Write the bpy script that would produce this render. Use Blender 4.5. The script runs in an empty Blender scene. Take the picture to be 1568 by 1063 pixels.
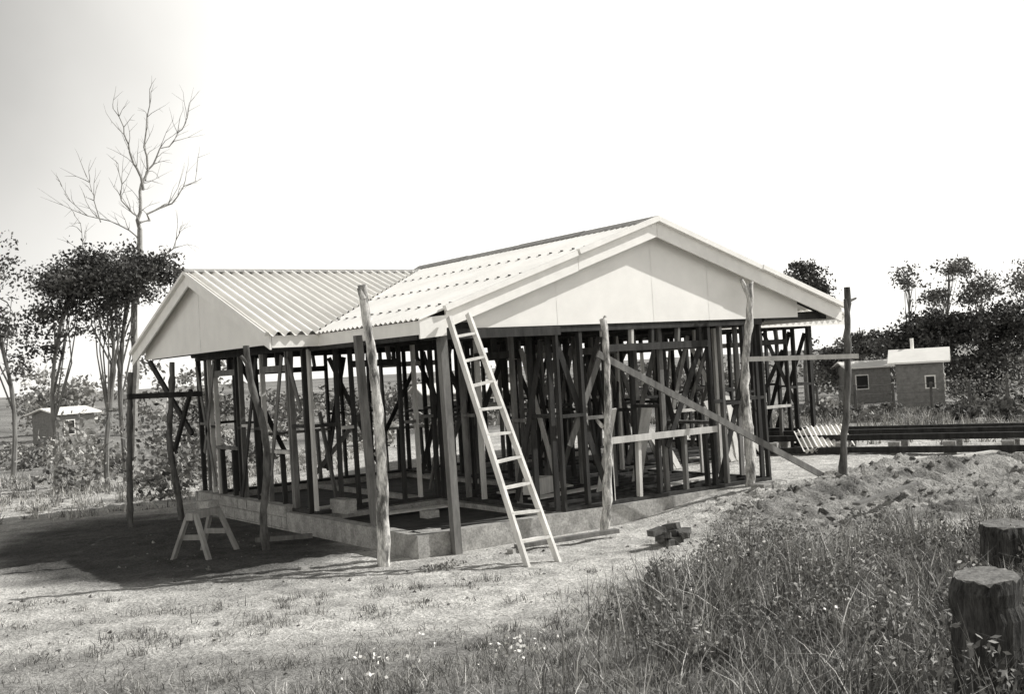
import bpy, math, random
import numpy as np
from mathutils import Matrix, Vector
random.seed(7); rng=np.random.default_rng(7)
scene=bpy.context.scene

# ------------------------------------------------------------ helpers
def ss(a,b,x):
    t=np.clip((np.asarray(x,float)-a)/(b-a),0,1); return t*t*(3-2*t)
_k=rng.normal(size=(24,2)); _ph=rng.uniform(0,6.28,24)
def wob(x,y,scale=1.0):
    r=0
    for i in range(12):
        s=(0.5+0.35*i)*scale; n=_k[i]/np.hypot(*_k[i])
        r=r+np.sin((x*n[0]+y*n[1])*s*2.2+_ph[i])/(1+.35*i)
    return r/3.2
def H(x,y):
    x=np.asarray(x,float); y=np.asarray(y,float)
    h=-0.28+0.62*ss(-2.5,-11,y)
    yb=-1.0-0.55*np.clip(x-8,0,8)+.25*wob(x,x*.3,1.3)
    h=h+0.27*ss(3.0,5.5,x)*ss(0,1,(y-(yb-1.5))/1.4)*(1-ss(14,22,x))
    h=h+0.16*np.exp(-((y-yb)/0.42)**2)*ss(4.2,6.5,x)*(1-ss(13,17,x))*(0.5+0.7*wob(x,y,2.5))
    r=np.hypot(x-3,y-4); h=h-1.3*ss(16,50,r)
    near=1-ss(14,30,r)
    inside=((x>-0.3)&(x<11.4)&(y>2.9)&(y<8.1))|((x>-0.3)&(x<6.6)&(y>-0.4)&(y<3))
    h=h+near*(0.022*wob(x,y,1.5)+0.012*wob(y,x,6)+.008*wob(x+y,y-x,14))*(~inside)
    bk=ss(2.5,4.5,x)*ss(0,1,(y-(yb-2.7))/.6)*(1-ss(0,1,(y-yb-.3)/.4))
    h=h+near*(0.08*wob(x+3,y,3)+.08*np.abs(wob(x,y+5,6))+.05*wob(y,x,13))*bk
    foot=((x>0.06)&(x<6.3)&(y>0.06)&(y<3.2))|((x>0.06)&(x<11.2)&(y>=3.1)&(y<7.85))
    return np.where(foot,-0.3,h)
def at(s,d):  # survey frame: metres right / forward of the viewing spot
    return (-6.667+.5736*d+.8192*s, -11.736+.8192*d-.5736*s)

class MB:
    def __init__(s): s.v=[];s.f=[];s.m=[];s.t=[];s.n=0
    def add(s,v,f,mat=0,tone=.5):
        v=np.asarray(v,float).reshape(-1,3); f=np.asarray(f,int)
        if f.ndim==1: f=f[None,:]
        s.v.append(v); s.f.append(f+s.n); s.m.append(np.full(len(f),mat,int))
        s.t.append(np.broadcast_to(np.asarray(tone,float),(len(v),)).copy()); s.n+=len(v)
    def box(s,c,size,mat=0,rz=0,tone=.5,ry=0):
        x,y,z=[q/2 for q in size]
        P=np.array([[-x,-y,-z],[x,-y,-z],[x,y,-z],[-x,y,-z],[-x,-y,z],[x,-y,z],[x,y,z],[-x,y,z]])
        if ry:
            a,b=math.cos(ry),math.sin(ry); P=P@np.array([[a,0,-b],[0,1,0],[b,0,a]])
        a,b=math.cos(rz),math.sin(rz); P=P@np.array([[a,b,0],[-b,a,0],[0,0,1]])
        s.add(P+np.array(c),BOXF,mat,tone)
    def beam(s,p,q,w,h,mat=0,up=(0,0,1),tone=.5):
        p=np.array(p,float);q=np.array(q,float);d=q-p;d/=np.linalg.norm(d)
        u=np.array(up,float); r=np.cross(d,u)
        if np.linalg.norm(r)<1e-3: r=np.cross(d,(1,0,0))
        r/=np.linalg.norm(r); u=np.cross(r,d)
        P=[]
        for e in (p,q):
            for a,b in ((-1,-1),(1,-1),(1,1),(-1,1)): P.append(e+r*a*w/2+u*b*h/2)
        s.add(P,[[0,3,2,1],[4,5,6,7],[0,1,5,4],[1,2,6,5],[2,3,7,6],[3,0,4,7]],mat,tone)
    def tube(s,pts,rad,n=7,mat=0,tone=.5,cap=True,capmat=None,irr=0):
        pts=np.array(pts,float);k=len(pts);V=[]
        for i in range(k):
            d=pts[min(i+1,k-1)]-pts[max(i-1,0)];d/=np.linalg.norm(d)+1e-9
            a=np.array([1,0,0]) if abs(d[0])<.8 else np.array([0,1,0])
            r=np.cross(d,a);r/=np.linalg.norm(r);u=np.cross(d,r)
            for j in range(n):
                th=6.2832*j/n; rr=rad[i]*(1+(irr*rng.normal() if irr else 0))
                V.append(pts[i]+rr*(math.cos(th)*r+math.sin(th)*u))
        F=[]
        for i in range(k-1):
            for j in range(n):
                j2=(j+1)%n;F.append([i*n+j,i*n+j2,(i+1)*n+j2,(i+1)*n+j])
        s.add(V,F,mat,tone)
        if cap:
            s.add(V[-n:],np.arange(n),mat if capmat is None else capmat,tone)
    def leaves(s,P,size,mat=0,tone=.5,flat=0.0,aspect=.55):
        N=len(P); a=rng.normal(size=(N,3)); a[:,2]*=(1-flat); a/=np.linalg.norm(a,axis=1)[:,None]
        b=rng.normal(size=(N,3)); b-=a*(a*b).sum(1)[:,None]; b/=np.linalg.norm(b,axis=1)[:,None]
        sz=size*rng.uniform(.6,1.3,N)[:,None]
        V=np.stack([P-a*sz,P-b*sz*aspect,P+a*sz,P+b*sz*aspect],1).reshape(-1,3)
        F=np.arange(4*N).reshape(N,4)
        s.add(V,F,mat,np.repeat(np.broadcast_to(tone,(N,)),4))
    def build(s,name,mats,parent=None,smooth=False):
        me=bpy.data.meshes.new(name); V=np.concatenate(s.v)
        me.vertices.add(len(V)); me.vertices.foreach_set('co',V.ravel())
        li=np.concatenate([f.ravel() for f in s.f]); cnt=np.concatenate([np.full(len(f),f.shape[1]) for f in s.f])
        st=np.concatenate([[0],np.cumsum(cnt)[:-1]])
        me.loops.add(len(li)); me.loops.foreach_set('vertex_index',li)
        me.polygons.add(len(cnt)); me.polygons.foreach_set('loop_start',st); me.polygons.foreach_set('loop_total',cnt)
        me.polygons.foreach_set('material_index',np.concatenate(s.m))
        me.polygons.foreach_set('use_smooth',np.full(len(cnt),smooth))
        at_=me.attributes.new('tone','FLOAT','POINT'); at_.data.foreach_set('value',np.concatenate(s.t))
        me.update(calc_edges=True); me.validate()
        for m in mats: me.materials.append(m)
        o=bpy.data.objects.new(name,me); scene.collection.objects.link(o)
        if parent: o.parent=parent
        return o
BOXF=[[0,3,2,1],[4,5,6,7],[0,1,5,4],[1,2,6,5],[2,3,7,6],[3,0,4,7]]

def g(v): return (v,v*.98,v*.93,1)
def mat(name,lo,hi,scale=6,rough=.85,bump=.3,stretch=(1,1,1),tone=False,detail=6,spec=.2,bdist=.02,p0=.32,p1=.68,fine=None,metal=0):
    m=bpy.data.materials.new(name); m.use_nodes=True; nt=m.node_tree; N=nt.nodes;L=nt.links
    b=N['Principled BSDF']; b.inputs['Roughness'].default_value=rough; b.inputs['Metallic'].default_value=metal
    b.inputs['Specular IOR Level'].default_value=spec
    tc=N.new('ShaderNodeTexCoord'); mp=N.new('ShaderNodeMapping'); mp.inputs['Scale'].default_value=stretch
    L.new(tc.outputs['Object'],mp.inputs['Vector'])
    n=N.new('ShaderNodeTexNoise'); n.inputs['Scale'].default_value=scale; n.inputs['Detail'].default_value=detail; n.inputs['Roughness'].default_value=.65
    L.new(mp.outputs['Vector'],n.inputs['Vector'])
    r=N.new('ShaderNodeValToRGB'); r.color_ramp.elements[0].position=p0; r.color_ramp.elements[1].position=p1
    r.color_ramp.elements[0].color=g(lo); r.color_ramp.elements[1].color=g(hi)
    L.new(n.outputs['Fac'],r.inputs['Fac']); out=r.outputs['Color']; hgt=n.outputs['Fac']
    if fine:
        n2=N.new('ShaderNodeTexNoise'); n2.inputs['Scale'].default_value=fine[0]; n2.inputs['Detail'].default_value=4; n2.inputs['Roughness'].default_value=.7
        L.new(mp.outputs['Vector'],n2.inputs['Vector'])
        r2=N.new('ShaderNodeValToRGB'); r2.color_ramp.elements[0].position=.36; r2.color_ramp.elements[1].position=.62
        r2.color_ramp.elements[0].color=(fine[1],)*3+(1,); r2.color_ramp.elements[1].color=(fine[2],)*3+(1,)
        L.new(n2.outputs['Fac'],r2.inputs['Fac'])
        mm=N.new('ShaderNodeVectorMath'); mm.operation='MULTIPLY'; L.new(out,mm.inputs[0]); L.new(r2.outputs['Color'],mm.inputs[1]); out=mm.outputs[0]
        ad=N.new('ShaderNodeMath'); ad.operation='MULTIPLY_ADD'; L.new(n2.outputs['Fac'],ad.inputs[0]); ad.inputs[1].default_value=.5; L.new(n.outputs['Fac'],ad.inputs[2]); hgt=ad.outputs[0]
    if tone:
        a=N.new('ShaderNodeAttribute'); a.attribute_name='tone'
        mx=N.new('ShaderNodeVectorMath'); mx.operation='SCALE'
        L.new(out,mx.inputs[0]); L.new(a.outputs['Fac'],mx.inputs['Scale']); out=mx.outputs[0]
    L.new(out,b.inputs['Base Color'])
    if bump:
        bp=N.new('ShaderNodeBump'); bp.inputs['Strength'].default_value=bump; bp.inputs['Distance'].default_value=bdist
        L.new(hgt,bp.inputs['Height']); L.new(bp.outputs['Normal'],b.inputs['Normal'])
    return m
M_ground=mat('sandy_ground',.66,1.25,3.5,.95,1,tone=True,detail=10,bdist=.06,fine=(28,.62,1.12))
M_conc=mat('concrete',.22,.46,5,.9,.5,fine=(30,.7,1.1))
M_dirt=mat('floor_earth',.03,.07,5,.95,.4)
M_studD=mat('hardwood_dark',.02,.055,9,.8,.3,(1,1,.2))
M_studM=mat('hardwood_mid',.08,.22,9,.8,.3,(1,1,.2))
M_studL=mat('pine_light',.38,.62,9,.75,.3,(1,1,.2))
M_weath=mat('weathered_timber',.2,.36,9,.8,.3,(1,1,.2))
M_ladder=mat('ladder_timber',.5,.8,9,.7,.2,(1,1,.2))
M_white=mat('white_boards',.78,.9,4,.6,.06,detail=10)
M_gable=mat('fibre_cement_sheet',.77,.9,1.2,.7,.03,detail=9)
M_iron=mat('corrugated_iron',.78,.94,1.0,.5,.03,spec=.5,detail=10)
M_barkL=mat('pale_bark',.12,.72,9,.9,.9,(1,1,.3),fine=(40,.55,1.05),p0=.38,p1=.56)
M_barkD=mat('dark_bark',.04,.17,14,.9,.8,(1,1,.25))
M_barkG=mat('gum_bark',.1,.26,8,.9,.6,(1,1,.25))
M_stump=mat('stump_bark',.025,.12,16,.9,1,(1,1,.15),fine=(60,.5,1.2),bdist=.04)
M_cut=mat('sawn_end',.1,.26,20,.8,.5,fine=(60,.7,1.1))
M_leaf=mat('foliage',.75,1.25,3,.7,0,tone=True)
M_grass=mat('grass_blades',.75,1.25,4,.75,0,tone=True)
M_dead=mat('dead_wood',.2,.36,10,.9,.3)
M_brick=mat('dark_brick',.04,.14,12,.9,.4)
M_wallD=mat('weatherboard',.16,.26,6,.8,.1)
M_glass=mat('window_dark',.02,.03,6,.3,0)

# ------------------------------------------------------------ ground
def axis(a,b,step,far):
    c=list(np.arange(a,b,step)); s=step;x=a;L=[]
    while x>-far: s*=1.16; x-=s; L.append(x)
    s=step;x=c[-1];Rr=[]
    while x<far: s*=1.16; x+=s; Rr.append(x)
    return np.array(L[::-1]+c+Rr)
X=axis(-9,15,.06,3000); Y=axis(-12,9,.06,3000)
gx,gy=np.meshgrid(X,Y); gz=H(gx,gy)
def GT(x,y):
    s=(x+6.667)*.8192-(y+11.736)*.5736; d=(x+6.667)*.5736+(y+11.736)*.8192
    r=np.hypot(x-3,y-4)
    t=.62+.12*wob(x,y,1.2)+.08*wob(x,y,4)
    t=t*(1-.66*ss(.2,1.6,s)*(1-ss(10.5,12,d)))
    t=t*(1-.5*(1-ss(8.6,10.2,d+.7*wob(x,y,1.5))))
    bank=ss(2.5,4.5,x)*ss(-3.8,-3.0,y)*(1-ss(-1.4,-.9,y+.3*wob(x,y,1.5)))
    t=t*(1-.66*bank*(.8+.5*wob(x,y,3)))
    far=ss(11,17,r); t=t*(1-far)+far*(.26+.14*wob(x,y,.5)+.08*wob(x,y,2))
    t=t*(1-.84*(1-ss(.75,1.12,np.hypot((x+1.7)/2.5,(y-4.4)/4.3)+.08*wob(x,y,2)))*(x<.1))  # house's cast shadow deepened by painting the ground tone darker left of the walls
    return np.clip(t,.03,.75)
mb=MB(); ny,nx=gx.shape
idx=np.arange(nx*ny).reshape(ny,nx)
F=np.stack([idx[:-1,:-1],idx[:-1,1:],idx[1:,1:],idx[1:,:-1]],-1).reshape(-1,4)
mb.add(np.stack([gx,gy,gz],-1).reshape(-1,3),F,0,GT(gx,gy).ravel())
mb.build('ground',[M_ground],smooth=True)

# ------------------------------------------------------------ house
house=bpy.data.objects.new('house_under_construction',None); scene.collection.objects.link(house)
XL,XR,YB,ZT,ZR=.157,7.95,-.15,2.604,3.90; XM=(XL+XR)/2; K=(ZR-ZT)/(XM-XL); YR=6.5
WX,WX2,YN,YF,Z2=-.587,11.8,2.79,9.26,3.79; YM=(YN+YF)/2; K2=(Z2-ZT)/(YM-YN)
XV=XL+(Z2-ZT)/K; XV2=XR-(Z2-ZT)/K
mb=MB()
def edge(x0,y0,x1,y1,w=.18,z0=-.42,z1=0,m=0):
    mb.box(((x0+x1)/2,(y0+y1)/2,(z0+z1)/2),(max(abs(x1-x0),w),max(abs(y1-y0),w),z1-z0),m)
edge(.09,.0,.09,3.9); edge(.181,.09,6.3,.09); edge(6.39,.0,6.39,3.1)
edge(6.481,3.19,11.3,3.19,z1=.01); edge(11.21,3.281,11.21,7.9); edge(.181,7.81,11.119,7.81)
edge(2.3,.181,2.3,7.719,w=.14,z1=-.03); edge(4.3,.181,4.3,7.719,w=.14,z1=-.03)
edge(.181,3.2,2.229,3.2,w=.14,z1=-.02)
mb.build('foundation',[M_conc],house)
mb=MB()
for row in range(3):
    y=3.9
    while y<7.88:
        ln=min(.39-(.2 if (row%2 and y<3.95) else 0),7.9-y)
        if ln>.03: mb.box((.09+rng.normal()*.004,y+ln/2,-.42+.17*row+.083),(.19,ln-.012,.158),0,tone=.5)
        y+=ln
mb.box((.09,5.9,-.17),(.15,3.95,.48),0)
mb.box((.3,.35,-.1),(.4,.2,.2),0,.3); mb.box((1.35,2.0,-.1),(.2,.2,.2),0,.1); mb.box((.5,3.0,.1),(.2,.4,.2),0,.1)
mb.build('block_wall',[M_conc],house)
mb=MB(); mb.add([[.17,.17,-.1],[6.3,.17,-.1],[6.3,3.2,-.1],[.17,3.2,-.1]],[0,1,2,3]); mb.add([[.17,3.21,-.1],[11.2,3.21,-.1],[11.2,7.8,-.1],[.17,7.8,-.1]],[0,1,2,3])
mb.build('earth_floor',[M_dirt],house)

wm=MB()
def pick(): 
    r=random.random(); return 0 if r<.62 else (1 if r<.92 else 2)
def wall(x0,y0,x1,y1,opens=(),sp=.45,z0=0,z1=2.45,br=(),nog=True):
    L=math.hypot(x1-x0,y1-y0); ux,uy=(x1-x0)/L,(y1-y0)/L
    P=lambda t,z,o=0:(x0+ux*t-uy*o,y0+uy*t+ux*o,z)
    wm.beam(P(0,z0+.025),P(L,z0+.025),.1,.05,0); wm.beam(P(0,z1-.025),P(L,z1-.025),.1,.05,0); wm.beam(P(0,z1+.027),P(L,z1+.027),.1,.05,0)
    ts=[0.025]; t=sp
    while t<L-.2: ts.append(t+random.uniform(-.06,.06)); t+=sp
    ts.append(L-.025)
    for a,b,s_,h_ in opens: ts+=[a,b]
    for t in sorted(ts):
        m=pick(); segs=[(z0+.05,z1-.05)]
        for a,b,s_,h_ in opens:
            if a+.02<t<b-.02: segs=[(z0+.05,s_-.04),(h_+.1,z1-.05)]
        for za,zb in segs:
            if zb-za>.05:
                j=random.uniform(-.015,.015); wm.beam(P(t+j,za),P(t-j,zb),.075,.04+random.uniform(0,.015),m,up=(ux,uy,0))
    for a,b,s_,h_ in opens:
        wm.beam(P(a,h_+.05),P(b,h_+.05),.08,.1,pick())
        if s_>z0+.1: wm.beam(P(a,s_-.02),P(b,s_-.02),.11,.05,2 if random.random()<.5 else 1)
    if nog:
        zz=z0+1.25
        for i,(a,b) in enumerate(zip(sorted(ts)[:-1],sorted(ts)[1:])):
            if any(o[0]-.02<(a+b)/2<o[1]+.02 and o[2]<zz<o[3] for o in opens) or b-a<.12: continue
            dz=.025*(-1)**i+random.uniform(-.01,.01); wm.beam(P(a+.026,zz+dz),P(b-.026,zz+dz),.075,.045,pick())
    nb=max(1,int(L/1.8))
    brs=list(br)
    for i in range(nb):
        c=(i+.2+.5*random.random())*L/nb; w=random.uniform(.5,1.1)*random.choice((-1,1))
        if .05<c+w<L-.05: brs.append((c,2.35,c+w,random.uniform(.1,.9)))
    for a,za,b,zb in brs: wm.beam(P(a,za,.05),P(b,zb,.05),.09,.02,0 if random.random()<.6 else 1,up=(-uy,ux,0)) 
wall(2.3,.1,6.3,.1,[(.85,2.85,.9,2.1)],br=[(.05,2.35,.85,.1),(3.9,2.35,3.0,.1)],sp=.45)
wall(2.3,.2,2.3,3.1,[(.9,1.8,0,2.1)],br=[(.1,2.3,.9,.1)])
wall(.15,3.2,2.25,3.2,[(.7,1.5,0,2.1)])
wall(.15,3.3,.15,7.85,[(.6,1.6,.9,2.1),(2.7,3.7,.9,2.1)],br=[(1.7,2.35,2.6,.1),(4.5,2.3,3.8,.2),(.5,2.3,.1,1.5)],sp=.5)
wall(.25,7.85,11.2,7.85,[(1.0,2.4,1.0,2.1),(3.6,5.2,.9,2.1),(6.6,8.2,.9,2.1),(9.1,10.2,1.,2.1)],br=[(2.5,2.35,3.5,.1),(8.3,.1,9,2.3)],sp=.55)
wall(4.3,.2,4.3,7.75,[(1.2,2.,0,2.1),(4,5.2,0,2.1)],br=[(2.1,2.3,3.2,.1)],sp=.62)
wall(6.3,.2,6.3,3.1,[(1.0,2.1,.9,2.1)])
wall(2.35,3.25,11.15,3.25,[(.6,1.6,0,2.1),(2.6,3.7,0,2.1),(4.8,6.2,1.,2.1),(7.1,8.1,.9,2.1)],br=[(1.5,.1,2.5,2.3),(3.6,2.3,4.6,.1),(.1,2.3,.6,1.3)],sp=.52)
wall(11.2,3.25,11.2,7.8,[(1.2,2.8,.9,2.1)],br=[(.1,2.3,1.1,.1)])
wall(7.0,3.3,7.0,7.75,[(2.3,3.6,0,2.1)],br=[(.3,.1,1.5,2.3)],sp=.6)
wall(4.4,5.4,11.1,5.4,[(.6,1.8,0,2.1),(3.6,5.0,0,2.1)],br=[(6,.1,5.2,2.3)],sp=.7)
for q in range(36):
    x=random.uniform(.6,10.8); y=random.uniform(.7,2.8) if x>2.5 and x<6 and random.random()<.6 else random.uniform(3.5,7.5)
    a=random.uniform(0,6.28); l=random.uniform(.5,1.3)
    wm.beam((x,y,random.uniform(0,.5)),(x+l*math.cos(a),y+l*math.sin(a)*.6,random.uniform(1.4,2.4)),.03,.08,pick())
wm.beam((.12,1.31,0),(.02,1.31,2.5),.09,.09,1,up=(0,1,0)); wm.beam((.5,-.07,-.3),(.46,-.06,2.46),.1,.1,1,up=(0,1,0))
wm.beam((.2,.0,2.42),(2.35,.02,2.42),.05,.12,0); wm.beam((.2,0.05,2.43),(.2,3.2,2.43),.05,.12,0)
wm.beam((6.35,.07,2.5),(7.8,.07,2.5),.05,.1,0)
for i,yy in enumerate(np.arange(.15,2.9,.62)):
    for sgn in (-1,1):
        x0=XM+sgn*(XM-XL-.05); wm.beam((x0,yy,ZT-.06),(XM,yy,ZR-.06),.045,.1,0)
    wm.beam((XL+.1,yy+.05,2.53),(XR-.1,yy+.05,2.53),.045,.09,0)
for i,xx in enumerate(np.arange(WX+.35,WX2-.1,.75)):
    ok=not(XL-.1<xx<XR+.1)
    for sgn in (-1,1):
        if sgn<0 and not ok: continue
        y0=YM+sgn*(YM-YN-.05); wm.beam((xx,y0,ZT-.06),(xx,YM,Z2-.06),.045,.1,0)
    wm.beam((xx,YN+.1,2.53),(xx,YF-.1,2.53),.045,.09,0)
wm.beam((.0,7.9,1.1),(-.35,9.0,2.45),.05,.09,0)
wm.build('timber_frame',[M_studD,M_studM,M_studL],house)
fb=MB()
for i in range(9): fb.beam((2.5,.4+.3*i,.0),(6.2,.4+.3*i,.0),.05,.1,0)
for a,b in (((2.6,1.2,.07),(4.1,1.5,.07)),((4.6,.6,.07),(6.0,.9,.07)),((2.7,2.2,.08),(3.9,2.0,.08)),((7,4.2,-.05),(9,4.4,-.05)),((.5,4.2,-.05),(1.9,4.5,-.05)),((.8,2.6,-.04),(2.0,2.5,-.04))):
    fb.beam(a,b,.2,.025,1)
for q in range(8):
    x=random.uniform(6.6,9.8); fb.beam((x,2.75,.0),(x+random.uniform(-.5,.5),3.15,random.uniform(.6,1.3)),.12,.02,1,up=(0,1,0))
fb.beam((4.75,1.4,.1),(4.6,.9,1.25),.22,.012,1,up=(0,1,0)); fb.beam((3.5,.8,.1),(3.4,.25,1.3),.1,.02,1,up=(0,1,0))
fb.box((3.0,1.6,.2),(.4,.3,.24),1,.4)
fb.build('floor_joists_and_boards',[M_studD,M_studL],house)

def corr(fn0,fn1,a0,a1,pitch=.115,amp=.017,rows=4):
    n=int((a1-a0)/pitch*8); a=np.linspace(a0,a1,n); V=[]
    off=amp*np.sin(a/pitch*6.28318)
    for r in range(rows+1):
        f=r/rows
        for i,t in enumerate(a):
            p=np.array(fn0(t));q=np.array(fn1(t)); w=p+(q-p)*f; w[2]+=off[i]; V.append(w)
    idx=np.arange((rows+1)*n).reshape(rows+1,n)
    F=np.stack([idx[:-1,:-1],idx[:-1,1:],idx[1:,1:],idx[1:,:-1]],-1).reshape(-1,4)
    return V,F
rm=MB(); ov=.06
def Zm(x): return ZT+.03+K*(min(x,2*XM-x)-XL)
def ml0(y):
    x=XL-ov if y<YN-.05 else XL+(y-YN)*(XV-XL)/(YM-YN); x=min(x,XM-.05); return (x,y,Zm(x))
rm.add(*corr(ml0,lambda y:(XM,y,Zm(XM)),YB-.03,YR,pitch=.13,amp=.016))
def mr0(y):
    x=XR+ov if y<YN-.05 else XR-(y-YN)*(XR-XV2)/(YM-YN); x=max(x,XM+.05); return (x,y,Zm(x))
rm.add(*corr(mr0,lambda y:(XM,y,Zm(XM)),YB-.03,YR,pitch=.13,amp=.016))
def wn0(x):
    if XL<=x<=XV: y=YN+(x-XL)*(YM-YN)/(XV-XL)
    elif XV<x<XV2: y=YM-.01
    elif XV2<=x<=XR: y=YN+(XR-x)*(YM-YN)/(XR-XV2)
    else: y=YN-ov
    return (x,y,ZT+.035+K2*(y-YN))
rm.add(*corr(wn0,lambda x:(x,YM,Z2+.035),WX-.03,WX2,pitch=.17,amp=.034))
rm.add(*corr(lambda x:(x,YF+ov,ZT+.035-K2*ov),lambda x:(x,YM,Z2+.035),WX-.03,WX2,pitch=.17,amp=.034))
rm.build('roof_sheets',[M_iron],house,smooth=True)
rm=MB()
def cap(p,q,w=.16,drop=.055):
    p=np.array(p,float);q=np.array(q,float);d=q-p;d/=np.linalg.norm(d);r=np.cross(d,(0,0,1));r/=np.linalg.norm(r)
    V=[];off=[(-w,-drop),(-w*.2,.012),(0,.03),(w*.2,.012),(w,-drop)]
    for e in (p,q):
        for a,b in off: V.append(e+r*a+np.array([0,0,b]))
    rm.add(V,[[i,i+1,i+6,i+5] for i in range(4)])
for i in range(4):
    y0=YB-.05+i*(YR-YB)/4; cap((XM,y0,ZR+.05+.006*(i%2)),(XM,y0+(YR-YB)/4+.05,ZR+.05+.006*(i%2)))
cap((WX-.05,YM,Z2+.05),(XV,YM,Z2+.05),.1,.03)
rm.build('ridge_capping',[M_weath],house)
# roofing nails in rows
nm=MB()
for x in (XL+.5,XL+1.6,XL+2.7):
    for k in range(20):
        y=YB+.15+k*.26
        if y<YN+ (x-XL)*.9: nm.box((x,y,Zm(x)+.018),(.03,.03,.016))
nm.build('roof_nails',[M_barkD],house)
tb=MB(); tb.add([[XV,YR-.02,Z2-.1],[XV2,YR-.02,Z2-.1],[XM,YR-.02,ZR]],[0,1,2]); tb.build('rear_gable',[M_gable],house)

gb=MB()
GY=.03; zb=2.49; xa=XM-3.05; xb=XM+3.05
def zs(x): return ZT-.05+K*(min(x,2*XM-x)-XL)
cuts=[xa,XM-1.72,XM,XM+1.1,xb]
for a,b in zip(cuts[:-1],cuts[1:]):
    a2=a+.002;b2=b-.002
    gb.add([[a2,GY,zb],[b2,GY,zb],[b2,GY,zs(b2)],[a2,GY,zs(a2)]],[0,1,2,3])
gb.add([[xa,GY+.01,zb],[xb,GY+.01,zb],[xb,GY+.01,zs(xb)],[XM,GY+.01,zs(XM)],[xa,GY+.01,zs(xa)]],[0,1,2,3,4])
def zs2(y): return ZT-.05+K2*(min(y,2*YM-y)-YN)
ya,yb_=YN+.25,YF-.25; GX=-.42
gb.add([[GX,ya,zb],[GX,YM,zb],[GX,YM,zs2(YM)],[GX,ya,zs2(ya)]],[0,3,2,1]); gb.add([[GX,YM+.006,zb],[GX,yb_,zb],[GX,yb_,zs2(yb_)],[GX,YM+.006,zs2(YM)]],[0,3,2,1])
gb.add([[WX2-.1,ya,zb],[WX2-.1,yb_,zb],[WX2-.1,YM,zs2(YM)]],[0,1,2])
gb.build('gable_sheets',[M_gable],house)
bb=MB()
def barge(p,q,y,dep=.2,th=.03,axis='y'):
    (a,za),(b,zb_)=p,q; V=[]
    for o in (0,th):
        for t,z in ((a,za),(b,zb_)):
            for dz in (0,-dep):
                V.append((t,y+o,z+dz) if axis=='y' else (y+o,t,z+dz))
    bb.add(V,[[0,2,3,1],[4,5,7,6],[0,1,5,4],[2,6,7,3],[0,4,6,2],[1,3,7,5]])
xs=XM-1.45; zz=lambda x:ZT+K*(min(x,2*XM-x)-XL)
barge((XL+.33,zz(XL+.33)),(xs-.004,zz(xs)),YB,.22); barge((xs+.004,zz(xs)+.012),(XM-.003,ZR+.008),YB,.22)
barge((XM+.003,ZR),(XR,ZT),YB,.22)
barge((XL-.05,ZT+.02),(XL+.327,ZT+.05),YB-.004,.25)
for a,b in ((XL+.3,xs-.05),(xs-.02,XM),(XM,XM+2.1),(XM+2.05,XR+.03)):
    o=.01 if a in (xs-.02,XM+2.05) else 0
    bb.beam((a,YB-.035-o,zz(a)+.03+o),(b,YB-.035-o,zz(b)+.03+o),.075,.07)
barge((YN,ZT),(YM-.003,Z2),WX,.2,.03,'x'); barge((YM+.003,Z2),(YF,ZT),WX,.2,.03,'x')
bb.beam((WX-.03,YN,ZT+.02),(WX-.03,YM,Z2+.02),.07,.05);bb.beam((WX-.03,YF,ZT+.02),(WX-.03,YM,Z2+.02),.07,.05)
bb.box((XL+.015,(YB+YN)/2+.02,ZT-.09),(.03,YN-YB-.04,.17)); bb.box(((WX+XL)/2+.02,YN+.015,ZT-.09),(XL-WX-.04,.03,.17))
bb.box(((WX2+XR)/2,YN+.015,ZT-.09),(WX2-XR,.03,.17)); bb.box((XR-.015,(YB+YN)/2+.04,ZT-.09),(.03,YN-YB-.08,.17))
bb.build('barge_boards_and_fascias',[M_white],house)

# ------------------------------------------------------------ poles
def pole(name,base,top,r0,r1,m,bend=.05,n=10,extra=()):
    p=MB();base=np.array(base,float);top=np.array(top,float);pts=[];rad=[]
    base[2]-=.15
    b1=rng.normal(size=3)*bend;b2=rng.normal(size=3)*bend*.4;b1[2]=b2[2]=0
    for i in range(26):
        t=i/25;k=rng.normal(size=3)*.005
        pts.append(base+(top-base)*t+b1*math.sin(t*3.14)+b2*math.sin(t*9)+k);rad.append((r0+(r1-r0)*t)*(1+.08*rng.normal()+(.25 if rng.random()<.1 else 0)))
    p.tube(pts,rad,n,0,capmat=1,irr=.06)
    for (t,dx,dy,dz,r) in extra:
        q=base+(top-base)*t; p.tube([q,q+np.array([dx,dy,dz])*.6,q+np.array([dx,dy,dz])],[r,r*.8,r*.6],6,0,capmat=1)
    return p.build(name,[m,M_cut],smooth=True)
pole('scaffold_pole',(-1.41,7.03,-.28),(-1.30,6.96,2.25),.05,.045,M_barkD,.03)
pole('scaffold_pole',(-.56,7.03,-.28),(-.59,7.05,2.38),.055,.045,M_barkD,.07,extra=((.45,-.2,0,.35,.03),))
pole('scaffold_pole',(-.93,2.45,-.28),(-1.01,2.5,2.47),.052,.042,M_barkD,.08,extra=((.9,-.12,0,.15,.035),(.3,.1,0,.1,.03)))
pole('scaffold_pole',(-.48,0,-.28),(-.53,.04,3.04),.08,.05,M_barkL,.04,extra=((.955,-.05,0,.13,.045),(.42,.09,.0,.06,.03),(.13,.06,0,.09,.03)))
pole('scaffold_pole',(2.56,-.36,-.28),(2.72,-.45,2.54),.06,.04,M_barkL,.06,extra=((.97,.05,0,.12,.03),(.52,-.1,0,.1,.03)))
pole('scaffold_pole',(5.57,-.16,.0),(5.71,-.26,3.0),.07,.05,M_barkL,.04,extra=((.95,-.13,0,.22,.045),(.96,.1,0,.16,.04)))
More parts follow.
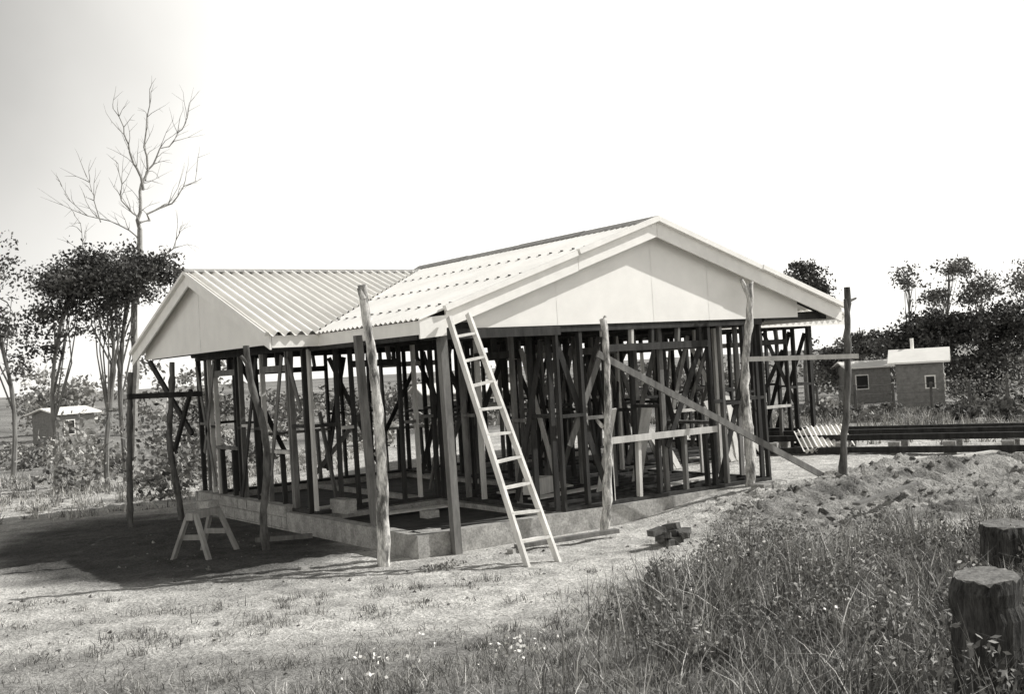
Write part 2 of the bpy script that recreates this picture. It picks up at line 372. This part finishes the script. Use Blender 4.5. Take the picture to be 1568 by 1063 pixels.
pole('scaffold_pole',(6.62,-1.0,.0),(6.84,-1.17,2.85),.055,.045,M_barkD,.04,extra=((.93,.2,.0,.05,.025),(.86,-.05,-.02,.25,.04)))
def plank(name,p,q,w,h,m,up=(0,0,1)):
    b=MB(); b.beam(p,q,w,h,0,up); return b.build(name,[m])
plank('scaffold_rail',(-1.38,6.93,1.85),(-.1,7.0,1.82),.06,.09,M_studD)
plank('diagonal_brace_plank',(2.55,-.5,2.08),(6.75,-.6,.03),.03,.09,M_studM)
plank('scaffold_rail',(5.5,-.36,1.88),(6.86,-1.26,1.83),.04,.07,M_studL)
plank('sill_rail',(3.0,.02,.88),(5.15,.02,.88),.04,.09,M_studL)
plank('scaffold_brace',(-.58,7.1,.9),(-.15,7.4,1.9),.05,.07,M_studD)
plank('loose_plank',(7.6,-.75,.06),(10.6,-1.0,.08),.16,.03,M_studL)
plank('loose_plank',(1.05,-.55,-.22),(2.5,-.75,-.2),.1,.05,M_studM)
plank('loose_plank',(-.9,2.9,-.2),(-.15,2.7,-.22),.08,.06,M_studM)
plank('loose_plank',(4.9,-2.6,-.02),(7.0,-2.0,-.02),.1,.03,M_studM)

ld=MB()
f1=np.array([.54,-1.5,-.3]);f2=np.array([.96,-1.52,-.3]);t1=np.array([.47,-.24,2.62]);t2=np.array([.75,-.24,2.66])
ld.beam(f1,t1,.035,.085,0,up=(0,-1,.4)); ld.beam(f2,t2,.035,.085,0,up=(0,-1,.4))
for i in range(9):
    t=.1+i*.098+.004*i; a=f1+(t1-f1)*t;b=f2+(t2-f2)*t
    dz=np.array([0,0,random.uniform(-.012,.012)]); ld.beam(a-dz,b+dz,.085,.03,0,up=(0,0,1))
ld.build('ladder',[M_ladder])

sh=MB(); A=np.array([-1.9,2.6,.27]);B=np.array([-1.36,3.05,.27])
sh.beam(A,B,.09,.1,0); n_=np.array([.61,-.79,0])
for e,k in ((A,.1),(B,-.1)):
    c=e+(B-A)*k
    for sg in (-1,1):
        sh.beam(c+n_*sg*.05+np.array([0,0,.03]),c+n_*sg*.27-np.array([0,0,.56])+(A-B)*k*1.2,.04,.08,0,up=(.75,.6,0))
    sh.beam(c+n_*.15-np.array([0,0,.28]),c-n_*.15-np.array([0,0,.28]),.025,.07,0)
sh.box((-1.5,2.95,.37),(.22,.16,.09),1,.5)
sh.build('sawhorse',[M_weath,M_conc])

bp=MB()
for i in range(16):
    bp.box((2.43+random.uniform(-.22,.22),-1.73+random.uniform(-.16,.16),-.22+.07*(i//7)),(.2+random.uniform(-.06,.04),.11,.07),0,random.uniform(0,3),ry=random.uniform(-.25,.25))
bp.build('brick_pile',[M_brick])
for (x,y,z,s,r) in ((5.45,-.55,0,.2,.3),(5.8,-.6,0,.13,.9),(-1.25,.55,-.25,.06,.2),(1.0,-.55,-.23,.08,.5)):
    b=MB(); b.box((x,y,float(H(x,y))+s*.3),(s*2,s,s*.8),0,r); b.build('concrete_block',[M_conc])
jb=MB(); a=np.array([9.6,3.6,.45]);b=np.array([13.2,-5.2,.45]); d=(b-a)/np.linalg.norm(b-a); nn=np.array([-d[1],d[0],0])
for k,(o,z,m) in enumerate(((0,.27,0),(.45,.33,0),(.9,.36,0),(-.35,.07,0))):
    jb.beam(a+nn*o+[0,0,z-.45],b+nn*o+[0,0,z-.43],.1,.11,m)
for t in (.06,.2,.3,.4,.5,.62,.8):
    q=a+(b-a)*t-nn*.18; jb.box((q[0],q[1],.08),(.3,.2,.26),1,.5)
    q=a+(b-a)*t+nn*.4; jb.box((q[0],q[1],.08),(.3,.2,.2),1,.5)
jb.build('timber_stack',[M_studD,M_conc])
cs=MB()
for k in range(4):
    c=np.array([10.1+.06*k,2.3-.05*k,.05+.03*k]); 
    V,F=corr(lambda t:tuple(c+np.array([t*.6,-t*.42,0])+np.array([-.22,-.3,0])),lambda t:tuple(c+np.array([t*.6,-t*.42,0])+np.array([.22,.3,.34])),-.5,.5,.13,.022,2)
    cs.add(V,F)
cs.build('corrugated_sheet_stack',[M_iron])

def stump(x,y,top,r):
    p=MB();z=float(H(x,y))-.1
    zs_=np.linspace(z,top,12)
    pts=[(x+.006*rng.normal(),y+.006*rng.normal(),q) for q in zs_]
    n=40; prof=1+.03*np.sin(np.arange(n)*1.1)+.035*rng.normal(size=n); V=[]
    for i,q in enumerate(pts):
        for j in range(n):
            th=6.2832*j/n; rr=r*(1.12-.12*i/11)*prof[j]*(1+.012*rng.normal())
            if i==11: rr*=.97
            V.append((q[0]+rr*math.cos(th),q[1]+rr*math.sin(th),q[2]+(.012*math.sin(th+1)+.006*rng.normal() if i==11 else 0)))
    F=[[i*n+j,i*n+(j+1)%n,(i+1)*n+(j+1)%n,(i+1)*n+j] for i in range(11) for j in range(n)]
    p.add(V,F,0); p.add(V[-n:],np.arange(n),1)
    p.build('tree_stump',[M_stump,M_cut])
stump(-1.78,-8.60,.84,.155); stump(1.55,-6.68,.5,.19)

# ------------------------------------------------------------ vegetation
def crown_pts(c,r,ncl,clr,nl,bias=0,bottom=-1):
    P=[];T=[];CC=[]
    c=np.array(c); ph=rng.uniform(0,6.28,6)
    for i in range(ncl):
        while True:
            d=rng.normal(size=3);d/=np.linalg.norm(d)
            if d[2]>bottom: break
        az=math.atan2(d[1],d[0]); lump=1+.25*math.sin(3*az+ph[0])+.22*math.sin(5*d[2]+ph[1]+2*az)
        q=c+d*np.array(r)*lump*(bias+(1-bias)*rng.random()**.5); rr=clr*rng.uniform(.4,1.5)
        k=max(5,int(nl*(rr/clr)**2*rng.uniform(.5,1.2)))
        st=np.array([rng.uniform(.7,1.6),rng.uniform(.7,1.6),rng.uniform(.45,.9)])
        e=rng.normal(size=(k,3))*.5
        P.append(q+e*rr*st); T.append(np.full(k,rng.uniform(.5,1.6))*rng.uniform(.7,1.3,k)); CC.append(q)
    return np.concatenate(P),np.concatenate(T),CC
def tree(name,x,y,crowns,trunks,leaf,tone,bark,limbs=6,tr=.1):
    m=MB(); allc=[]
    for (c,r,ncl,clr,nl,bias) in crowns:
        P,T,CC=crown_pts(c,r,ncl,clr,nl,bias); m.leaves(P,leaf,1,tone*T); allc.append((c,CC))
    for (bx,by,tx,ty,tz) in trunks:
        zb_=float(H(bx,by))-.2; pts=[];rad=[]; ph=rng.uniform(0,6)
        for i in range(9):
            t=i/8; w=(math.sin(t*5+ph)-math.sin(ph))*.14
            pts.append((bx+(tx-bx)*t+w,by+(ty-by)*t,zb_+(tz-zb_)*t));rad.append(tr*(1-.6*t)*(1+.06*rng.normal()))
        m.tube(pts,rad,7,0,irr=.06)
        cand=[q for c,CC in allc for q in CC]; cand.sort(key=lambda q:np.linalg.norm(q-np.array(pts[-1]))+random.random())
        for q in cand[:limbs]:
            s_=np.array(pts[random.randint(3,8)]); mid=(s_+q)/2+rng.normal(size=3)*.15
            m.tube([s_,mid,q],[tr*.35,tr*.22,tr*.1],5,0,cap=False)
    return m.build(name,[bark,M_leaf])
def P3(s,d,z): x,y=at(s,d); return (x,y,z)
def atz(u,v,d):
    s=(u-784)/1702*d; vh=560-.0593*(u-784); z=1.98+(vh-v)/1702*d
    s+= .059*(z-1.98)
    return P3(s,d,z)
def tr(u0,v0,u1,v1,d):
    a=atz(u0,v0,d);b=atz(u1,v1,d);return (a[0],a[1],b[0],b[1],b[2])
D=26
tree('gum_tree',*atz(170,740,D)[:2],
  [(atz(165,428,D),(1.45,1.4,.72),190,.27,62,0),(atz(225,408,D),(.75,.8,.36),50,.21,55,0),(atz(100,440,D),(.8,.8,.5),70,.24,48,0),
   (atz(75,485,D),(.55,.6,.55),30,.22,34,0),(atz(145,490,D),(1.1,1.,.5),32,.2,32,0),(atz(60,540,D),(.45,.5,.35),12,.2,28,0),(atz(120,400,D),(.6,.7,.25),20,.2,44,0)],
  [tr(163,745,150,450,D),tr(192,740,203,390,D+.5),tr(80,700,105,460,D)],.048,.075,M_barkG,18,.075)
tree('gum_tree',*atz(0,700,30)[:2],
  [(atz(-20,490,30),(1.3,1,1.0),44,.3,40,0),(atz(-40,420,30),(1.5,1.2,1.),46,.34,44,0),(atz(15,560,30),(.8,1.,.5),12,.24,30,0)],
  [tr(15,700,-10,450,30)],.06,.1,M_barkG,10,.08)
def dead(name,limbs,d,seed):
    rs=np.random.default_rng(seed);m=MB()
    for pl,r0,r1 in limbs:
        P=[np.array(atz(u,v,d+dd)) for (u,v,dd) in pl]
        Q=[];n=len(P)
        for i in range(n-1):
            for k in range(3): 
                t=k/3; Q.append(P[i]*(1-t)+P[i+1]*t+rs.normal(size=3)*.05*(k>0))
        Q.append(P[-1]); L=len(Q)
        m.tube(Q,[r0+(r1-r0)*i/(L-1) for i in range(L)],6,0,cap=False)
        if r0<.07:
          for i in range(2,L):
            for _ in range(1 if rs.random()<.55 else 2):
                q=Q[i].copy();dd=(Q[i]-Q[i-1]);dd/=np.linalg.norm(dd);dd=dd+rs.normal(size=3)*.45;dd[2]=abs(dd[2])*.9+.2;dd/=np.linalg.norm(dd)
                l=rs.uniform(.3,.9);pts=[q]
                for k in range(4): 
                    dd=dd+rs.normal(size=3)*.2;pts.append(pts[-1]+dd*l/4)
                m.tube(pts,[.011,.008,.006,.004,.002],4,0,cap=False)
                e=dd+rs.normal(size=3)*.6; m.tube([pts[2],pts[2]+e*l*.35],[.005,.002],4,0,cap=False)
    return m.build(name,[M_dead])
dead('dead_tree',[([(200,745,0),(206,560,0),(208,420,0),(210,350,0)],.1,.06),([(210,350,0),(211,310,.1),(222,262,.3),(219,200,.4),(224,135,.4)],.05,.008),
 ([(215,290,.1),(200,250,-.3),(185,205,-.5),(168,165,-.6)],.035,.007),([(218,275,.3),(235,240,.6),(262,215,.8),(282,180,1)],.028,.006),
 ([(210,340,0),(240,318,.4),(268,300,.6),(297,262,.8)],.035,.006),([(209,345,0),(198,325,-.3),(180,300,-.5),(176,250,-.6)],.025,.006),
 ([(210,370,0),(180,345,-.5),(130,330,-1),(90,285,-1.3)],.02,.005),([(150,340,-.8),(140,300,-1),(128,270,-1)],.014,.005),([(235,400,.5),(262,380,.6),(272,350,.7)],.025,.006),([(120,420,-1),(122,370,-1),(110,330,-1)],.014,.005)],27,5)
tree('gum_tree',*atz(1235,600,46)[:2],[(atz(1236,428,46),(.95,.9,.6),60,.28,34,0),(atz(1220,408,46),(.6,.5,.3),18,.24,30,0),(atz(1255,440,46),(.6,.6,.5),24,.24,30,0),(atz(1245,470,46),(1.0,.6,.5),24,.24,30,0)],[tr(1235,600,1235,430,46)],.08,.1,M_barkD,8,.12)
tree('gum_tree',*atz(1440,600,70)[:2],[(atz(1385,425,70),(1.0,.6,.8),36,.4,18,0),(atz(1430,455,70),(1.5,.9,.9),44,.42,18,0),(atz(1462,408,70),(1.9,1,.55),56,.4,20,0),(atz(1500,440,70),(2.0,1,1.3),74,.44,20,0),(atz(1565,430,70),(2.0,1,1.5),74,.44,20,0)],
  [tr(1400,600,1392,430,70),tr(1440,600,1450,420,70),tr(1500,600,1500,430,70)],.11,.17,M_barkG,16,.1)
tree('dense_bush_tree',*atz(1480,600,62)[:2],[(atz(1425,510,62),(2.1,1.8,1.1),100,.5,60,0),(atz(1480,502,62),(2.4,1.8,1.2),110,.5,60,0),(atz(1555,500,62),(2.6,1.8,1.5),110,.55,60,0),(atz(1500,570,62),(2.8,1.6,1.6),110,.6,60,0),(atz(1375,528,62),(1.5,1,.7),40,.45,50,0)],[tr(1440,640,1440,540,62),tr(1500,640,1500,540,62)],.12,.075,M_barkD,4,.1)
tree('dense_bush_tree',*atz(1310,600,72)[:2],[(atz(1325,527,72),(1.9,1.5,.8),50,.45,50,0),(atz(1270,540,72),(2.,1.5,.8),34,.5,50,0),(atz(1300,565,72),(2.8,1.2,1),60,.5,50,0)],[tr(1320,620,1320,530,72)],.12,.1,M_barkD,4,.1)
tl=MB()
for s in np.arange(-95,130,2.4):
    d=rng.uniform(76,98); x,y=at(s+rng.normal(),d); h=rng.uniform(2.6,4.0)
    if -26<s<22: h*=.88
    if s<-24: h=rng.uniform(3.2,5.8)
    P,T,_=crown_pts((x,y,float(H(x,y))+h*.5),(2.6,2,h*.55),30,.7,34,0,-1); tl.leaves(P,.2,0,(.28 if s<-24 else .2)*T)
tl.build('distant_trees',[M_leaf])
bu=MB()
def bush(s,d,w,h,n,tone,leaf=.07):
    x,y=at(s,d);z=float(H(x,y)); P,T,_=crown_pts((x,y,z+h*.4),(w,w*.8,h*.6),max(5,n),h*.35,46,0,-1); bu.leaves(P,leaf,0,tone*T)
for i in range(30):
    d=rng.uniform(25,46); s=(rng.uniform(-80,420)-784)/1702*d
    bush(s,d,rng.uniform(.3,1.0),rng.uniform(.3,1.0),10,rng.uniform(.18,.4))
for i in range(22):
    d=rng.uniform(30,50); s=(rng.uniform(420,1250)-784)/1702*d
    bush(s,d,rng.uniform(.6,1.5),rng.uniform(.3,1.0),9,rng.uniform(.16,.34),.1)
for i in range(26):
    d=rng.uniform(30,50); s=(rng.uniform(1260,1700)-784)/1702*d
    bush(s,d,rng.uniform(.6,1.4),rng.uniform(.3,.6),7,rng.uniform(.1,.2),.1)
for u,dd,h in ((232,22,1.7),(262,23,1.2),(100,25,1.3),(140,27,1.5),(290,26,1.3),(1470,50,1.8),(1530,48,2.0)):
    bush((u-784)/1702*dd,dd,.4,h,14,.22)
bu.build('scrub_bushes',[M_leaf])

def blades(P,h,w,tone,lean=.35,seg=3):
    N=len(P); az=rng.uniform(0,6.283,N); ln=np.abs(rng.normal(0,lean,N))+.05; h=h*rng.uniform(.4,1.25,N)
    dx,dy=np.cos(az),np.sin(az); V=[]
    a2=rng.uniform(0,6.283,N); px,py=np.cos(a2),np.sin(a2)
    ws=[1,.8,.5,.1]
    for i in range(seg+1):
        t=i/seg; off=ln*h*t**2*1.2; z=h*(t-.25*ln*t*t)
        c=np.stack([P[:,0]+dx*off,P[:,1]+dy*off,P[:,2]-.02+z],-1); ww=w*ws[i]
        V+= [c+np.stack([px*ww,py*ww,0*ww],-1), c-np.stack([px*ww,py*ww,0*ww],-1)]
    V=np.stack(V,1).reshape(-1,3); b=np.arange(N)[:,None]*(2*(seg+1))
    F=np.concatenate([b+np.array([[2*i,2*i+1,2*i+3,2*i+2]]) for i in range(seg)],0)
    return V,F,np.repeat(tone,2*(seg+1))
gm=MB()
def scatter(n,s0,s1,d0,d1,prob,hf,w,tone0,tone1,dry,lean=.35,clump=None,cr=.07):
    s=rng.uniform(s0,s1,n); d=rng.uniform(d0,d1,n); hm=1
    if clump:
        c=rng.integers(0,clump,n); cs_=rng.uniform(s0,s1,clump); cd=rng.uniform(d0,d1,clump)
        s=cs_[c]+rng.normal(0,cr,n); d=cd[c]+rng.normal(0,cr,n); hm=rng.uniform(.4,1.5,clump)[c]; tm=rng.uniform(.5,1.7,clump)[c]
    x,y=at(s,d); k=rng.random(n)<prob(s,d,x,y)
    if clump: hm=hm[k]; tm=tm[k]
    else: tm=1+.6*wob(x[k],y[k],3)
    s,d,x,y=s[k],d[k],x[k],y[k]
    P=np.stack([x,y,H(x,y)],-1); tn=np.clip(rng.uniform(tone0,tone1,len(x))*tm,.04,.7); m_=rng.random(len(x))<dry; tn[m_]=rng.uniform(.35,.75,m_.sum())
    V,F,T=blades(P,hf(s,d,x,y)*hm,np.full(len(x),w)*rng.uniform(.6,1.3,len(x)),tn,lean)
    gm.add(V,F,0,T)
def ptall(s,d,x,y):
    e=.35*wob(x,y,1.4); return ss(.1,1.7,s+e)*(1-ss(0,1.2,d-(10.2+.5*np.clip(s-1,0,3))+e))
scatter(56000,-.5,7.5,4.0,14.5,lambda s,d,x,y:ptall(s,d,x,y)*(.15+.8*(wob(x,y,2.5)>-.05)),lambda s,d,x,y:(.1+.17*ptall(s,d,x,y))*(.8+.7*wob(x,y,2.)),.005,.09,.34,.2,.7)
scatter(36000,-.5,7.5,4.0,14.5,lambda s,d,x,y:ptall(s,d,x,y),lambda s,d,x,y:.37+0*s,.005,.08,.32,.18,.55,clump=380,cr=.1)
scatter(44000,-6,2,5.5,10.8,lambda s,d,x,y:(1-ss(8.0,10.0,d+.8*wob(x,y,1.3)+.12*np.abs(s)))*(.15+.8*(wob(x,y,3)>.05)),lambda s,d,x,y:.09+.08*(1-ss(6.5,9,d)),.0042,.09,.3,.2,.6)
scatter(30000,-7,1.5,7.0,12.0,lambda s,d,x,y:.95*(wob(x,y,2.2)>.0),lambda s,d,x,y:.08+0*s,.0042,.08,.22,.14,.7,clump=650)
scatter(14000,2,10,11,15,lambda s,d,x,y:.5*(wob(x,y,2.2)>.2)*((y<-2.4)),lambda s,d,x,y:.1+0*s,.005,.08,.22,.14,.6,clump=400)
scatter(34000,-14,-4,15,30,lambda s,d,x,y:.8*(wob(x,y,1)>-.1)*((x<-4.2)|(y>9)),lambda s,d,x,y:.18+0*s,.012,.16,.45,.2,.6,clump=1500)
scatter(30000,4,22,21,44,lambda s,d,x,y:.9*(x>12),lambda s,d,x,y:.25+0*s,.014,.12,.34,.14,.5,clump=1300)
W=[(2.15,-3.2,.45,.6,1100),(2.6,-3.45,.4,.45,700),(1.5,-3.5,.35,.35,500),(3.6,-3.9,.5,.45,700),(.3,-4.6,.35,.32,400),(-.2,-.75,.22,.07,120),(.1,-.6,.15,.06,60)]
for i in range(150):
    s=rng.uniform(.5,5.5);d=rng.uniform(4.8,12.5);x,y=at(s,d)
    if rng.random()<ptall(s,d,x,y): W.append((x,y,rng.uniform(.08,.26),rng.uniform(.2,.55),int(rng.uniform(100,340))))
for (x,y,r,h,n) in W:
    a=rng.uniform(0,6.28,n);q=r*np.sqrt(rng.random(n)); px=x+q*np.cos(a)*rng.uniform(.8,1.2);py=y+q*np.sin(a); hz=h*(1-(q/r)**2*.6)
    P=np.stack([px,py,H(px,py)+hz*rng.random(n)**.7],-1); gm.leaves(P,.022,0,rng.uniform(.07,.42,n)*rng.uniform(.6,1.4),0,.45)
    P0=np.stack([px,py,H(px,py)],-1)[::5]; V,F,T=blades(P0,hz[::5]*1.2,np.full(len(P0),.004),rng.uniform(.08,.3,len(P0)),.3); gm.add(V,F,0,T)
gm.build('grass',[M_grass])
fl=MB()
for (x,y,n,r) in ((-2.45,-5.6,60,.12),(-3.2,-5.0,45,.1),(-2.7,-4.7,20,.08),(1.9,-3.4,25,.3),(.6,-5.2,40,.9),(-1,-6.5,40,.9),(.8,-6.5,40,1.)):
    P=np.stack([x+rng.normal(0,r,n),y+rng.normal(0,r,n),np.zeros(n)],-1); P[:,2]=H(P[:,0],P[:,1])+rng.uniform(.12,.28,n); fl.leaves(P,.013,0,.5,0,.9)
fl.build('wildflowers',[M_white])
pb=MB(); O=np.array([[1,0,0],[0,1,0],[-1,0,0],[0,-1,0],[0,0,1],[0,0,-1]],float)
for i in range(1200):
    if i<700: s=rng.uniform(-6,7);d=rng.uniform(7,18);x,y=at(s,d)
    else: x=rng.uniform(3.5,13);y=-1.0-.55*max(0,x-8)-rng.uniform(-.1,1.8)
    if 0<x<6.4 and y>-.1 or x>0 and y>3: continue
    r=min(abs(rng.normal(0,.011)),.03)+.004
    if i>=700: r*=2.4
    c=np.array((x,y,float(H(x,y))+r*.25)); V=c+O*r*rng.uniform(.7,1.4,(6,1))*np.array([1,1,.7])+rng.normal(0,r*.2,(6,3))
    pb.add(V,[[0,1,4],[1,2,4],[2,3,4],[3,0,4],[1,0,5],[2,1,5],[3,2,5],[0,3,5]],0,rng.uniform(.12,.4))
pb.build('clods_and_pebbles',[M_ground])

# ------------------------------------------------------------ distant buildings
def shed(name,s,d,w,dep,h,rz,wins,chim=False,rise=.45):
    x,y=at(s,d);z=float(H(x,y)); o=bpy.data.objects.new(name,None);scene.collection.objects.link(o);o.location=(x,y,z);o.rotation_euler=(0,0,rz)
    m=MB(); nb=int(h/.16)
    for i in range(nb):
        m.box((0,0,(i+.5)*h/nb),(w-(.04*(i%2)),dep-(.04*(i%2)),h/nb-.002),0)
    for sx in (-1,1): m.add([[sx*w/2,-dep/2,h],[sx*w/2,dep/2,h],[sx*w/2,0,h+rise]],[0,1,2])
    m.build('walls',[M_wallD],o)
    r=MB(); e=.3; k=rise/(dep/2)
    for sy in (-1,1):
        V=[[-w/2-e,sy*(dep/2+e),h-k*e+.03],[w/2+e,sy*(dep/2+e),h-k*e+.03],[w/2+e,0,h+rise+.03],[-w/2-e,0,h+rise+.03]]
        V+= [[a,b,c+.08] for a,b,c in V]; r.add(V,BOXF)
    if chim: r.tube([(-.3,0.3,h),(-.3,0.3,h+rise+.6)],[.08,.08],8); 
    r.build('roof',[M_iron],o)
    g_=MB()
    for (cx_,cz_,ww_,hh_) in wins:
        g_.box((cx_,-dep/2-.01,cz_),(ww_+.12,.06,hh_+.12),1); g_.box((cx_,-dep/2-.03,cz_),(ww_,.06,hh_),0)
    g_.box((w/2+.01,0,h*.55),(.06,.7,.8),1); g_.box((w/2+.03,0,h*.55),(.06,.55,.65),0)
    g_.build('windows',[M_glass,M_white],o)
shed('garden_shed',(1405-784)/1702*52,52,2.1,1.8,2.4,-1.0,[(.45,1.4,.35,.5)],chim=True,rise=.45)
shed('neighbour_house',(1318-784)/1702*70,70,2.6,2.4,2.2,-.6,[(-.5,1.3,.7,.8)],rise=.3)
shed('neighbour_house',(92-784)/1702*68,68,2.4,3,2.0,.3,[(-.5,1.2,.6,.8)],rise=.3)
shed('neighbour_house',(700-784)/1702*66,66,5,4,2.2,-.3,[(-1.2,1.3,.9,.9),(1.0,1.3,.9,.9)],rise=.5)
fe=MB()
for i in range(22):
    x,y=at(9+i*1.3,38); z=float(H(x,y)); fe.tube([(x,y,z-.2),(x,y,z+1.1)],[.06,.05],6)
    if i<21:
        x2,y2=at(9+i*1.3+1.3,38); z2=float(H(x2,y2))
        for q in (.4,.75,1.05): fe.tube([(x,y,z+q),(x2,y2,z2+q)],[.008,.008],4,cap=False)
fe.build('post_fence',[M_barkD])

# ------------------------------------------------------------ light, world, camera
sd=Vector((3.15,-1.3,2.8)).normalized()
l=bpy.data.lights.new('sun','SUN'); l.energy=5; l.angle=math.radians(.5); l.color=(1,.985,.955)
so=bpy.data.objects.new('sun',l); so.rotation_euler=sd.to_track_quat('Z','Y').to_euler(); scene.collection.objects.link(so)
w=bpy.data.worlds.new('World'); scene.world=w; w.use_nodes=True; nt=w.node_tree;N=nt.nodes;L=nt.links
for n in list(N): N.remove(n)
out=N.new('ShaderNodeOutputWorld'); sk=N.new('ShaderNodeTexSky'); sk.sky_type='NISHITA'; sk.sun_disc=False
sk.sun_elevation=math.asin(sd.z); sk.sun_rotation=math.atan2(sd.x,sd.y); sk.dust_density=3
bw=N.new('ShaderNodeRGBToBW'); L.new(sk.outputs[0],bw.inputs[0])
b1=N.new('ShaderNodeBackground'); b1.inputs['Strength'].default_value=.05; L.new(bw.outputs[0],b1.inputs['Color'])
tc=N.new('ShaderNodeTexCoord'); sep=N.new('ShaderNodeSeparateXYZ'); L.new(tc.outputs['Generated'],sep.inputs[0])
rp=N.new('ShaderNodeValToRGB'); e=rp.color_ramp.elements
e[0].position=0;e[0].color=(1,.98,.93,1);e[1].position=1;e[1].color=(.01,.01,.01,1)
for p,v in ((.36,1.0),(.5,.35),(.65,.06)): q=e.new(p);q.color=(v,v*.98,v*.93,1)
L.new(sep.outputs['Z'],rp.inputs['Fac'])
dot=N.new('ShaderNodeVectorMath');dot.operation='DOT_PRODUCT'; L.new(tc.outputs['Generated'],dot.inputs[0])
cd=Vector((.5736*1-.8192*.75,.8192+.5736*.75,.42)).normalized(); dot.inputs[1].default_value=cd
ns=N.new('ShaderNodeTexNoise'); ns.inputs['Scale'].default_value=3.5; ns.inputs['Detail'].default_value=5; L.new(tc.outputs['Generated'],ns.inputs['Vector'])
ma=N.new('ShaderNodeMath');ma.operation='MULTIPLY_ADD';L.new(ns.outputs['Fac'],ma.inputs[0]);ma.inputs[1].default_value=.04;L.new(dot.outputs['Value'],ma.inputs[2])
mr=N.new('ShaderNodeMapRange');mr.interpolation_type='SMOOTHSTEP';L.new(ma.outputs[0],mr.inputs[0])
mr.inputs[1].default_value=.92;mr.inputs[2].default_value=1.03;mr.inputs[3].default_value=1;mr.inputs[4].default_value=.25
vm=N.new('ShaderNodeVectorMath');vm.operation='SCALE';L.new(rp.outputs[0],vm.inputs[0]);L.new(mr.outputs[0],vm.inputs['Scale'])
b2=N.new('ShaderNodeBackground'); b2.inputs['Strength'].default_value=1.12; L.new(vm.outputs[0],b2.inputs['Color'])
ad=N.new('ShaderNodeAddShader');L.new(b1.outputs[0],ad.inputs[0]);L.new(b2.outputs[0],ad.inputs[1]);L.new(ad.outputs[0],out.inputs['Surface'])

yaw,pitch,roll,f=0.6108,0.0172,0.0588,1702.4
Fv=Vector((math.sin(yaw)*math.cos(pitch),math.cos(yaw)*math.cos(pitch),math.sin(pitch)))
R0=Vector((math.cos(yaw),-math.sin(yaw),0));U0=R0.cross(Fv)
R=R0*math.cos(roll)-U0*math.sin(roll);U=R0*math.sin(roll)+U0*math.cos(roll)
cam=bpy.data.cameras.new('camera'); cam.sensor_width=36; cam.lens=f/1568*36; cam.clip_end=8000
co=bpy.data.objects.new('camera',cam); co.matrix_world=Matrix(((R.x,U.x,-Fv.x,-6.6666),(R.y,U.y,-Fv.y,-11.7363),(R.z,U.z,-Fv.z,1.9812),(0,0,0,1)))
scene.collection.objects.link(co); scene.camera=co
scene.view_settings.view_transform='Standard'; scene.view_settings.look='None'; scene.view_settings.exposure=0
